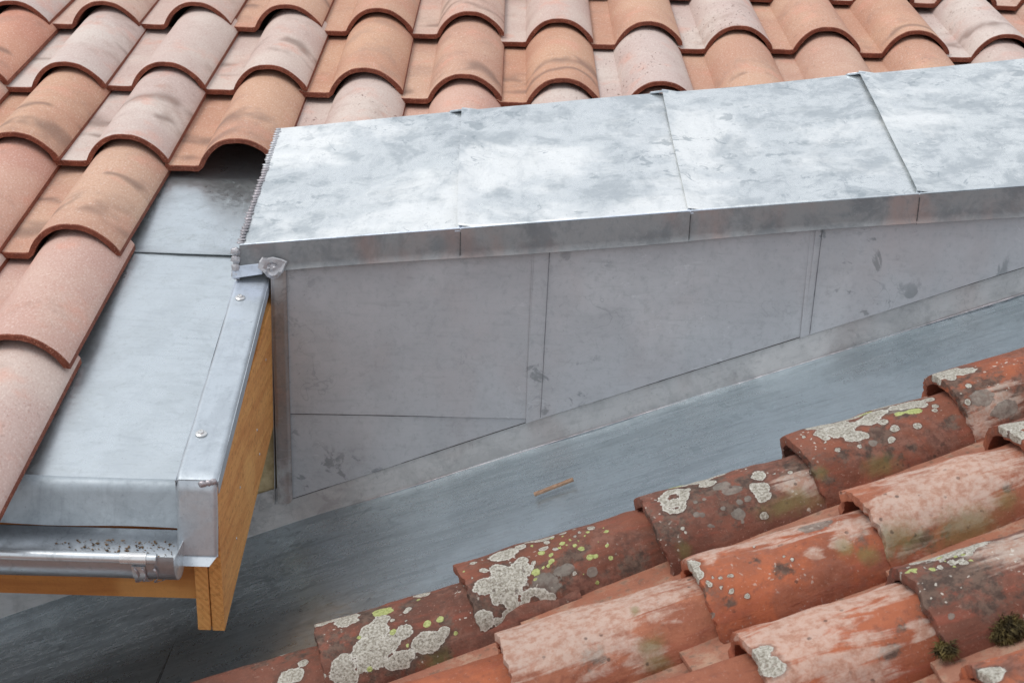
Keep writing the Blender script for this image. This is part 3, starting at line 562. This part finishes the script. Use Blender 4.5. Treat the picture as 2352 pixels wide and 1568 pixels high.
# name: (u along fold, y from fold, of the near lower corner region = centre line of the lower end), hue, flecks, label
COV = {
 'A': (-.045, -.650, 0, .5, 'plain red old tile at the bottom edge, leftmost of the top row'),
 'B': (.215, -.590, 0, 1, 'red black mottled old tile with several separate big white lichen patches'),
 'C': (.420, -.535, .2, 1, 'red old tile with one large white lichen patch and many lime green spots'),
 'D': (.690, -.505, 0, 1, 'dark brown old tile with a double white lichen ring near its lower end'),
 'E': (.915, -.450, .3, 1, 'red brown old tile with grey lichen crust along its crest and black spots'),
 'F': (1.142, -.396, .8, 1, 'orange brown mottled old tile at the right edge beside the blue valley sheet'),
 'G0': (.235, -.822, 1, .2, 'orange old tile cut by the bottom edge, left of the pink streaked tile'),
 'G': (.480, -.768, 1.6, .1, 'pink streaked old tile with orange lower corner and greenish upper end'),
 'H': (.732, -.725, 1, .5, 'orange streaked old tile with grey chipped lower corner and white spots'),
 'I': (.955, -.672, 1.5, .1, 'old tile whitened by a pale pink bloom, bright orange at its upper end'),
 'J': (1.168, -.618, .6, 1, 'grey lichen crusted old tile end poking in at the right edge'),
 'K0': (.52, -.985, 1.5, .1, 'pink old tile cut by the bottom edge, below the pink streaked tile'),
 'K': (.768, -.932, 1.1, .1, 'bright orange old tile with smeared white bloom along its crest'),
 'L': (.962, -.898, 0, 1, 'brown old tile with white and lime specks on its crest and a dark stain'),
 'L2': (1.19, -.850, .7, .5, 'brownish old tile beyond the mossy one, cut by the right edge'),
 'M0': (.76, -1.155, 1, .3, 'orange old tile of the lowest row, mostly below the photo'),
 'M': (.985, -1.122, 1, 1, 'orange old tile with grey crust at its lower end, in the bottom right corner'),
 'M2': (1.21, -1.075, 1, .3, 'last old tile of the lowest row, outside the bottom right corner'),
}
CL = .36
placed = {}
for q, (nm, (u0, y0, hue, fk, lb)) in enumerate(COV.items()):
    me = cover_mesh('old_cover_tile', CL, .082, .066, .080, .066, q+1, BL.get(nm, {}))
    o = bpy.data.objects.new('old_cover_tile', me); col.objects.link(o)
    a = TA + R(random.Random(q).uniform(-1.2, 1.2))
    X = old_dir(a).normalized(); 
    X = (X - on*math.tan(R(4.0))).normalized(); Z = (on - X*on.dot(X)).normalized(); Y = Z.cross(X)
    p = old(u0+.004, y0-.004, .000)
    o.matrix_world = Matrix(((X.x, Y.x, Z.x, p.x), (X.y, Y.y, Z.y, p.y), (X.z, Y.z, Z.z, p.z), (0, 0, 0, 1)))
    o['hue'] = float(hue); o['flecks'] = float(fk); placed[nm] = o
    tag(o, lb, 'old tile', GRP)
# pan tiles between the cover rows
PANS = []
pan_rows = [(.26, -.683, 'top and second'), (.46, -.865, 'second and third'), (.72, -1.03, 'third and lowest')]
pm = [cover_mesh('old_pan_tile', .36, .098, .104, .030, .034, 60+s_, {}, 30, 24, inverted=True) for s_ in range(3)]
WH = ['lowest', 'second lowest', 'third', 'fourth', 'fifth', 'uppermost']
for r_, (u0, y0, wh) in enumerate(pan_rows):
    for k in range(-1, 5):
        o = bpy.data.objects.new('old_channel_tile', pm[(r_+k) % 3]); col.objects.link(o)
        uu = u0-.02+.262*k; yy = y0+.262*k*math.tan(TA)
        X = (old_dir(TA)-on*math.tan(R(2.2))).normalized(); Z = (on-X*on.dot(X)).normalized(); Y = Z.cross(X)
        p = old(uu, yy, .028)
        o.matrix_world = Matrix(((X.x, Y.x, Z.x, p.x), (X.y, Y.y, Z.y, p.y), (X.z, Y.z, Z.z, p.z), (0, 0, 0, 1)))
        o['hue'] = [1.8, 1.4, 2.0][(r_*2+k) % 3]
        tag(o, f'{WH[k+1]} dusty pink channel tile between the {wh} rows of old cover tiles', 'channel tile', 'pink channel tiles of the old roof')

# ------------------------------------------------------------------ zinc cap on the wall
CY0 = WY-.014; BG = R(13.3)
joints = [.022, .386, .762, 1.134, 1.52, 1.92]
bjoint = [.018, .374, .760, 1.140, 1.54, 1.95]
labs = ['leftmost bright zinc cap sheet, soldered to the flashing along its beaded left edge', 'second zinc cap sheet from the left, cloudy white with hand smears', 'third zinc cap sheet from the left, brightest, with a small bluish spot', 'fourth zinc cap sheet, rightmost one in the photo', 'zinc cap sheet beyond the right edge of the photo']
capth = .0014
for k in range(5):
    xa, xb, ba, bb = joints[k], joints[k+1], bjoint[k], bjoint[k+1]
    lift = .0028*(5-k)*0 + (.0030 if k % 2 else 0)
    ov = .014 if k < 4 else 0
    root = empty('zinc_cap_sheet', (xa, CY0, capz(xa)))
    def top(u, v, xa=xa, xb=xb, ba=ba, bb=bb, k=k, ov=ov):
        x = (xa*(1-v)+ba*v)*(1-u)+(xb*(1-v)+bb*v+ov)*u
        v = v**1.7; y = CY0+ (.469+.040*x)*v
        z = capz(x)+(y-CY0)*math.tan(BG)
        # each sheet laps over the next one on its left: left border raised a little
        if k: z += .0065*max(0, 1-u/.07)+.0005
        if ov: z -= .002*max(0, (u-.9)/.1)
        z -= .0025*(max(0, 1-v/.006)**2)
        return (x-(.004 if k and u == 0 else 0), y, z)
    kid(sheet('top_face', top, 44, 44, capth, 'cap', wob=.0030, wsc=4.5, seed=k), root)
    def fas(u, v, xa=xa, xb=xb, k=k):
        x = xa+(xb-xa)*u; zt = capz(x)-.0015
        return (x, CY0-.0012-(.0014 if k % 2 else 0)-.003*max(0, 1-v*8)-.0006*v, zt-.049+.049*v+.002*math.sin(x*8)*(1-v)) 
    line_part([(x_, CY0-.0006, capz(x_)-.0006) for x_ in np.linspace(xa+.001, xb-.001, 40)], .0024, root, 'folded_edge', 'verge')
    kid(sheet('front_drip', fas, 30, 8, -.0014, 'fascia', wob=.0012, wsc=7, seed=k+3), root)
    def bk(u, v, ba=ba, bb=bb, k=k):
        x = ba+(bb-ba)*u; y = CY0+(.469+.040*x); z = capz(x)+(y-CY0)*math.tan(BG)-.0012
        return (x, y+.001, z-(.030+.11*max(0, x)/1.5)*v)
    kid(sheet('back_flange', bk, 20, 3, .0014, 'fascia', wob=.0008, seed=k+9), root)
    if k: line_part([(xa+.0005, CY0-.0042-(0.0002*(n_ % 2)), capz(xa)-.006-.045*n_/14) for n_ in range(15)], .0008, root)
    if k:   # folded tab at the back end of the joint, and the pinched corner at the front
        bx = ba; by = CY0+.469+.040*bx; bz = capz(bx)+(by-CY0)*math.tan(BG)
        V = [(bx-.028, by+.004, bz-.001), (bx+.002, by+.002, bz+.005), (bx+.008, by-.010, bz+.007), (bx-.010, by-.013, bz+.006), (bx-.026, by-.004, bz+.002)]
        mb = MB(); mb.prism(V, (0, -.001, -.004)); mb.build('folded_tab', 'verge', root, bevel=.0008)
        fx = xa; fz = capz(fx)
        V = [(fx-.010, CY0-.0035, fz-.005), (fx+.006, CY0-.0035, fz-.003), (fx+.005, CY0+.003, fz+.004), (fx+.001, CY0+.018, fz+.0085), (fx-.004, CY0+.004, fz+.002)]
        mb = MB(); mb.prism(V, (0, .002, -.004)); mb.build('pinched_corner', 'verge', root, bevel=.0012)
    else:
        # left side drop and the soldered bead
        def side(u, v): 
            y = CY0+.470*u; xx = .022*(1-u)+.018*u
            zt = capz(xx)+(y-CY0)*math.tan(BG)-.001; zl = y*math.tan(SL)+.002
            return (xx-.0005-.010*v, y, zt+(zl-zt)*v)
        kid(sheet('left_flange', side, 40, 5, .0014, 'cap', wob=.0008), root)
        rb = random.Random(3); Vb = []; Fb = []
        nb = 44
        for b_ in range(nb):
            t = (b_+.5)/nb; y = CY0+.47*t; xx = .022*(1-t)+.018*t+.0005; z = capz(xx)+(y-CY0)*math.tan(BG)+.0008
            c0 = Vector((xx+rb.uniform(-.0008, .0008), y, z)); rr = (.0064*rb.uniform(.75, 1.2), .0066, .0022*rb.uniform(.8, 1.3))
            k0 = len(Vb)
            for la in range(7):
                for lo in range(10):
                    ph = -math.pi/2+math.pi*la/6; om = 2*math.pi*lo/10
                    Vb.append((c0.x+rr[0]*math.cos(ph)*math.cos(om)*rb.uniform(.8, 1.2), c0.y+rr[1]*math.cos(ph)*math.sin(om), c0.z+rr[2]*math.sin(ph)))
            for la in range(6):
                for lo in range(10): Fb.append((k0+la*10+lo, k0+la*10+(lo+1) % 10, k0+(la+1)*10+(lo+1) % 10, k0+(la+1)*10+lo))
        kid(mesh('solder_bead', Vb, Fb, 'solder', sharp=None), root)
        # crumpled soldered corner at the front of the bead
        rb = random.Random(8)
        def lump(cx, cy, cz, rx, ry, rz, nm, seed):
            Vl = []; Fl = []
            for la in range(17):
                for lo in range(28):
                    ph = -math.pi/2+math.pi*la/16; om = 2*math.pi*lo/28
                    n_ = Vector((math.cos(ph)*math.cos(om), math.cos(ph)*math.sin(om), math.sin(ph)))
                    kk = 1+.30*noise.noise(n_*2.6+Vector((seed, 0, 0)))+.14*noise.noise(n_*6+Vector((seed, 4, 0)))
                    Vl.append((cx+n_.x*rx*kk, cy+n_.y*ry*kk, cz+n_.z*rz*kk))
            for la in range(16):
                for lo in range(28): Fl.append((la*28+lo, la*28+(lo+1) % 28, (la+1)*28+(lo+1) % 28, (la+1)*28+lo))
            return kid(mesh(nm, Vl, Fl, 'solder', sharp=None), root)
        for zz, rz_ in ((.047, .007), (.033, .008), (.019, .009), (.007, .008)):
            lump(.0155, CY0-.003, zz, .0075, .005, rz_, 'solder_lump', zz*100)
        # small dark gusset closing the corner, then the ear of solder at its right
        mb = MB(); mb.prism([(.010, CY0-.005, .022), (.060, CY0-.0035, .0285), (.060, CY0-.0065, .0105), (.010, CY0-.010, .002)], (0, .002, 0)); mb.build('corner_gusset', 'verge', root, bevel=.001)
        ear = [(.052, .010), (.055, .022), (.060, .029), (.068, .027), (.078, .031), (.092, .027), (.102, .023), (.094, .004), (.085, -.006), (.076, -.009), (.067, -.005), (.062, .003)]
        Ve = []; n_e = len(ear); cx, cz = .076, .022
        rings = [(1, 0), (.9, -.0025), (.62, -.0035), (.36, -.0020), (.14, -.0032)]
        for (sc__, dy) in rings:
            for e_, (x, z) in enumerate([(a_, b_+.011) for a_, b_ in ear]):
                Ve.append((cx+(x-cx)*sc__, CY0-.006+dy+.0075*noise.noise(Vector((x*120, z*120, sc__*3))), cz+(z-cz)*sc__+.0015*noise.noise(Vector((e_, sc__*4, 1)))))
        Fe = []
        for r0 in range(4):
            for e_ in range(n_e): Fe.append((r0*n_e+e_, (r0+1)*n_e+e_, (r0+1)*n_e+(e_+1) % n_e, r0*n_e+(e_+1) % n_e))
        Fe.append(tuple(range(4*n_e+n_e-1, 4*n_e-1, -1))); Fe.append(tuple(range(n_e)))
        eo = mesh('solder_ear', Ve, Fe, 'solder', sharp=28); kid(eo, root)
    tag(root, labs[k], 'cap flashing', 'zinc cap sheets on the parapet')

# ------------------------------------------------------------------ flashing sheets on the roof overhang
def fsh(y0, y1, z0=0, lip=False):
    def fn(u, v):
        y = y0+(y1-y0)*v; p = roof(-.36+.40*u, y, .0+z0)
        if lip: p = p+np.array(nn)*(.0025*max(0, 1-v/.02))
        return p
    return fn
o = sheet('upper_flashing_sheet', fsh(.000, .46, .003, True), 24, 30, .0014, 'flash', wob=.0022, wsc=6, seed=21); tag(o, 'upper bare zinc sheet reaching under the open hollow tile', 'flashing sheet', 'zinc sheets beside the new tiles')
root = empty('lower_flashing_sheet', (-.1, -.3, -.08))
kid(sheet('top_face', fsh(-.622, .014), 30, 50, .0014, 'flash', wob=.0026, wsc=5, seed=22), root)
def drip(u, v):     # rounded nose and vertical drop into the gutter
    ang = R(90-14)*min(1, v/.25); r = .019; t = max(0, (v-.25)/.75)
    x = -.36+.40*u; y = -.622-r*math.sin(ang)*.8-.010*t; z = -.622*math.tan(SL)-r*(1-math.cos(ang))-.045*t-.003*u*t
    return (x, y, z+.0012*math.sin(u*9)*t)
kid(sheet('drip_edge', drip, 60, 20, -.0014, 'drip', wob=.0050, wsc=9, seed=23), root)
tag(root, 'large bare zinc sheet beside the screwed verge strip, bent down into the gutter', 'flashing sheet', 'zinc sheets beside the new tiles')

# ------------------------------------------------------------------ verge strip
root = empty('verge_flashing', (.045, -.6, -.13))
VO = .030
def vx(y): return np.interp(y, [-.655, -.11], [.0215, .012]), np.interp(y, [-.655, -.11], [.078, .0665])
def vtop(u, v):
    y = -.655+.56*v; xl, xr = vx(y); p = roof(xl+(xr-xl)*u, y, VO)
    e_ = abs(u-.5)*2; p = p-np.array(nn)*(.0045*max(0, (e_-.82)/.18)**2)
    p = p-np.array(nn)*(.003*max(0, 1-v/.02)**2)
    return p
kid(sheet('top_face', vtop, 24, 50, .0014, 'verge', wob=.0016, wsc=9, seed=31), root)
def vfront(u, v):
    p0 = np.array(vtop(u, 0)); e_ = abs(u-.5)*2
    z = p0[2]-.001-(.109)*v
    return (p0[0]-.002*v+.001*u*v, p0[1]-.0035*min(1, v*10)+.004*max(0, (e_-.85)/.15)**2-.003*v, z)
kid(sheet('front_face', vfront, 20, 20, -.0014, 'verge', wob=.0015, wsc=12, seed=32), root)
pa = np.array(vfront(0, 1)); pb = np.array(vfront(1, 1))
mb = MB(); mb.prism([pa+(0, -.001, .004), pb+(0, -.001, .004), pb+(-.011, -.012, -.009), pa+(.009, -.012, -.009)], (0, .0016, .0004)); mb.build('drip_lip', 'verge', root, bevel=.0006)
def vside(x_fn, sgn, drop):
    def fn(u, v):
        y = -.655+.56*u; xl, xr = vx(y); x = (xl if sgn < 0 else xr)
        p = roof(x, y, VO-.0045-drop*v); return p
    return fn
kid(sheet('side_fold', vside(None, -1, .027), 40, 3, -.0012, 'verge', wob=.0005), root)
kid(sheet('side_fold', vside(None, 1, .020), 40, 3, .0012, 'verge', wob=.0005), root)
def lathe(prof, n=28):
    V = []; Fc = []
    for (r, h) in prof: V += [(r*math.cos(2*math.pi*k/n), r*math.sin(2*math.pi*k/n), h) for k in range(n)]
    for i in range(len(prof)-1):
        for k in range(n): Fc.append((i*n+k, i*n+(k+1) % n, (i+1)*n+(k+1) % n, (i+1)*n+k))
    Fc.append(tuple(range((len(prof)-1)*n, len(prof)*n)))
    return V, Fc
for (px, py) in ((.033, -.188), (.040, -.557)):
    sc_r = empty('screw'); q = roof(px-.006+.004, py, VO+.0012); sc_r.rotation_euler = (SL, 0, 0); sc_r.parent = root; sc_r.location = Vector(q)-root.location
    V, Fc = lathe([(.0082, 0), (.0080, .0012), (.0062, .0024), (.0052, .0027)]); a_ = mesh('washer', V, Fc, 'steel', parent=sc_r)
    V, Fc = lathe([(.0046, .0027), (.0044, .0042), (.0036, .0052), (.0022, .0055), (.0020, .0046), (.0010, .0044)]); a_ = mesh('screw_head', V, Fc, 'steel', parent=sc_r)
for dx, rr, s_ in ((-.016, .006, 1), (-.008, .0052, 2), (-.0015, .0055, 3)):
    Vl = []; Fl = []; c0 = vfront(.93, 0.03)
    for la in range(11):
        for lo in range(18):
            ph = -math.pi/2+math.pi*la/10; om = 2*math.pi*lo/18; n_ = Vector((math.cos(ph)*math.cos(om), math.cos(ph)*math.sin(om), math.sin(ph)))
            kk = rr*(1+.25*noise.noise(n_*2+Vector((s_, 0, 0)))); Vl.append((c0[0]+dx+n_.x*kk, c0[1]+n_.y*kk*.6, c0[2]+.002*s_-.003+n_.z*kk*.8))
    for la in range(10):
        for lo in range(18): Fl.append((la*18+lo, la*18+(lo+1) % 18, (la+1)*18+(lo+1) % 18, (la+1)*18+lo))
    kid(mesh('solder_blob', Vl, Fl, 'solder', sharp=None), root)
tag(root, 'zinc verge strip with two screws and a boxed front end, running down the wooden board', 'verge flashing')

# ------------------------------------------------------------------ barge board (two planks) and fascia
root = empty('barge_board', (.055, -.6, -.3))
def plank(x0, x1, fb, name, dz=0):
    # side outline in y-z: parallel to the slope
    t = math.tan(SL)
    pts = [(fb[0], fb[1]), (-.635, -.165), (.02, .02*t-.012), (.02, -.248+.02*t+.02)]
    o_ = [(x0, y, z) for (y, z) in pts]
    mb = MB(); mb.prism(o_, (x1-x0, 0, 0), 0, 0)
    mb.i[2] = 1
    o2_ = mb.build(name, ['board', 'boardend'], root, bevel=.0015); return o2_
plank(.0530, .0715, (-.606, -.397), 'outer_plank'); plank(.0330, .0520, (-.609, -.395), 'inner_plank')
rb = random.Random(2)
for (y, z) in ((-.46, -.235), (-.30, -.205), (-.50, -.30), (-.28, -.255), (-.2, -.12)):
    Vn, Fn = lathe([(.0022, 0), (.0020, .0006), (.0008, .0009)], 12); o_ = mesh('nail_head', [(.0716+h, y+a_, z+b_) for (a_, b_, h) in Vn], Fn, 'steel'); kid(o_, root)
tag(root, 'thick raw pine barge board of two planks hanging under the verge strip', 'barge board')
mb = MB(); mb.prism([(-5, -.595, -.175), (-5, -.575, -.175), (-5, -.575, -.352), (-5, -.595, -.352)], (5.032, 0, 0))
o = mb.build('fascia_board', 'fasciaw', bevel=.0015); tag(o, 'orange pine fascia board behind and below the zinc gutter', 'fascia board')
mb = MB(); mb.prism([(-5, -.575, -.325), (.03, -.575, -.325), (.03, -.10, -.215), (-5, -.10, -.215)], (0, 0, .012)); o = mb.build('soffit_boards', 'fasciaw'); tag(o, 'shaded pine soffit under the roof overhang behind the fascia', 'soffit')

# ------------------------------------------------------------------ gutter
root = empty('gutter', (-.2, -.70, -.28))
MT['trough'] = mat_zinc('gutter_trough', (172, 178, 184), .34, .05, darkamt=.3, dark=(110, 114, 118), lightamt=.2, light=(196, 202, 208), stk=(1, 5, 5), bumps=.15, metal=.8)  # gutter zinc with the dark ground reflection put into its base colour
GR = .042; gy, gz = -.686, -.226
def gfall(x): return .0
def gut(x0, x1, r=GR, a0=-8, a1=188):
    def fn(u, v):
        a_ = R(a0+(a1-a0)*v); x = x0+(x1-x0)*u
        return (x, gy-r*math.cos(a_), gz-r*math.sin(a_))
    return fn
kid(sheet('trough', gut(-1.5, .030), 60, 36, .0014, 'trough', wob=.0006, wsc=9), root)
bx = gy-GR-.002; bz = gz+.004
V, Fc = tube([(-1.5+k*(1.508/40), bx, bz) for k in range(41)], .0068, 18); kid(mesh('front_bead', V, Fc, 'gutter'), root)
V, Fc = tube([(-.040+k*.035/4, bx, bz) for k in range(5)], .0080, 20); kid(mesh('bead_sleeve', V, Fc, 'steel'), root)
kid(sheet('joint_collar', gut(-.026, -.008, GR+.002, 10, 160), 6, 30, .002, 'gutter', wob=0), root)
Vc, Fcc = [], []
for x in (-.022, -.012, .004):
    V_, F_ = tube([(x+.004*math.sin(k*.7), gy-(GR+.005)*math.cos(R(12+k*7)), gz-(GR+.005)*math.sin(R(12+k*7))) for k in range(19)], [.0011+.0007*math.sin(k*1.1+x*300) for k in range(19)], 8)
    k0 = len(Vc); Vc += V_; Fcc += [tuple(k0+a_ for a_ in f) for f in F_]
kid(mesh('solder_seam', Vc, Fcc, 'solder', sharp=None), root)
mb = MB(); mb.prism([(.0285, gy-GR*math.cos(R(a_)), gz-GR*math.sin(R(a_))) for a_ in range(0, 181, 10)], (.0014, 0, 0)); mb.build('end_cap', 'gutter', root)
tag(root, 'half round zinc gutter with rolled bead, ending under the verge strip', 'gutter')
# gutter litter
rb = random.Random(12); V = []; Fc = []
for k in range(420):
    x = rb.gauss(-.05, .055); a_ = R(rb.uniform(112, 165)); s_ = abs(rb.gauss(0, .0007))+.0003
    if not -.16 < x < .015: continue
    p = Vector((x, gy-(GR-.002)*math.cos(a_), gz-(GR-.002)*math.sin(a_))); k0 = len(V)
    for dx, dy, dz in ((1, 0, 0), (-1, 0, 0), (0, 1, 0), (0, -1, 0), (0, 0, 1), (0, 0, -1)): V.append((p.x+dx*s_*rb.uniform(.5, 2.2), p.y+dy*s_, p.z+dz*s_))
    for f in ((0, 2, 4), (2, 1, 4), (1, 3, 4), (3, 0, 4), (2, 0, 5), (1, 2, 5), (3, 1, 5), (0, 3, 5)): Fc.append(tuple(k0+a_ for a_ in f))
o = mesh('gutter_litter', V, Fc, 'bark', smooth=False); tag(o, 'fine brown grit scattered inside the gutter', 'litter', kind='stuff')

# ------------------------------------------------------------------ small things
root_p = old(.522, -.191, .004); q2 = old(.589, -.184, .006)
dv = (q2-root_p).normalized(); sv = on.cross(dv).normalized()
mb = MB(); n_ = 8; outl = [root_p+dv*(.068*k/n_)+sv*(.0050+.0006*math.sin(k*2)) for k in range(n_+1)]+[root_p+dv*(.068*k/n_)-sv*(.0048+.0005*math.cos(k*3)) for k in range(n_, -1, -1)]
mb.prism([tuple(p) for p in outl], tuple(on*.0035)); o = mb.build('wood_splinter', 'splinter', bevel=.0004)
tag(o, 'small brown splinter of wood lying in the middle of the valley sheet', 'splinter')
def moss(c, r, n, seed, label, hang=0):
    rb = random.Random(seed); V = []; Fc = []; X, Y, Z = placed_axes
    for k in range(n):
        th_ = rb.uniform(0, 2*math.pi); rr = r*math.sqrt(rb.random()); base = c+X*(math.cos(th_)*rr)+Y*(math.sin(th_)*rr*.8)-Z*(rr*rr/r*.5)
        d = (Z*rb.uniform(.4, 1.1)+X*rb.uniform(-.9, .9)+Y*rb.uniform(-1.2, .6)-Vector((0, 0, hang*rb.random()))).normalized()
        L0 = rb.uniform(.005, .019)*(1-.4*rr/r); side = d.cross(Vector((rb.uniform(-1, 1), rb.uniform(-1, 1), rb.uniform(-1, 1)))).normalized()*rb.uniform(.0006, .0013)
        bend = Vector((rb.uniform(-1, 1), rb.uniform(-1, 1), -rb.random()))*.004; k0 = len(V)
        p1 = base+d*L0*.5; p2 = base+d*L0+bend
        V += [tuple(base-side), tuple(base+side), tuple(p1+side*.8), tuple(p1-side*.8), tuple(p2)]
        Fc += [(k0, k0+1, k0+2, k0+3), (k0+3, k0+2, k0+4)]
    o = mesh('moss_clump', V, Fc, 'moss', smooth=False); tag(o, label, 'moss'); return o
oL = placed['L']; mw = oL.matrix_world; placed_axes = (mw.col[0].to_3d(), (-(mw.col[1].to_3d())*.7+mw.col[2].to_3d()*.7).cross(mw.col[0].to_3d()), (-(mw.col[1].to_3d())*.8+mw.col[2].to_3d()*.6).normalized())
def onL(x, a_): return mw @ Vector((x, -.083*math.cos(a_), .078*math.sin(a_)))
moss(onL(.074, R(22)), .021, 2200, 1, 'dark bushy moss clump growing on the flank of the brown old tile')
moss(onL(.002, R(22)), .011, 450, 2, 'thin dark tuft of moss at the lower corner of the brown old tile', hang=1)
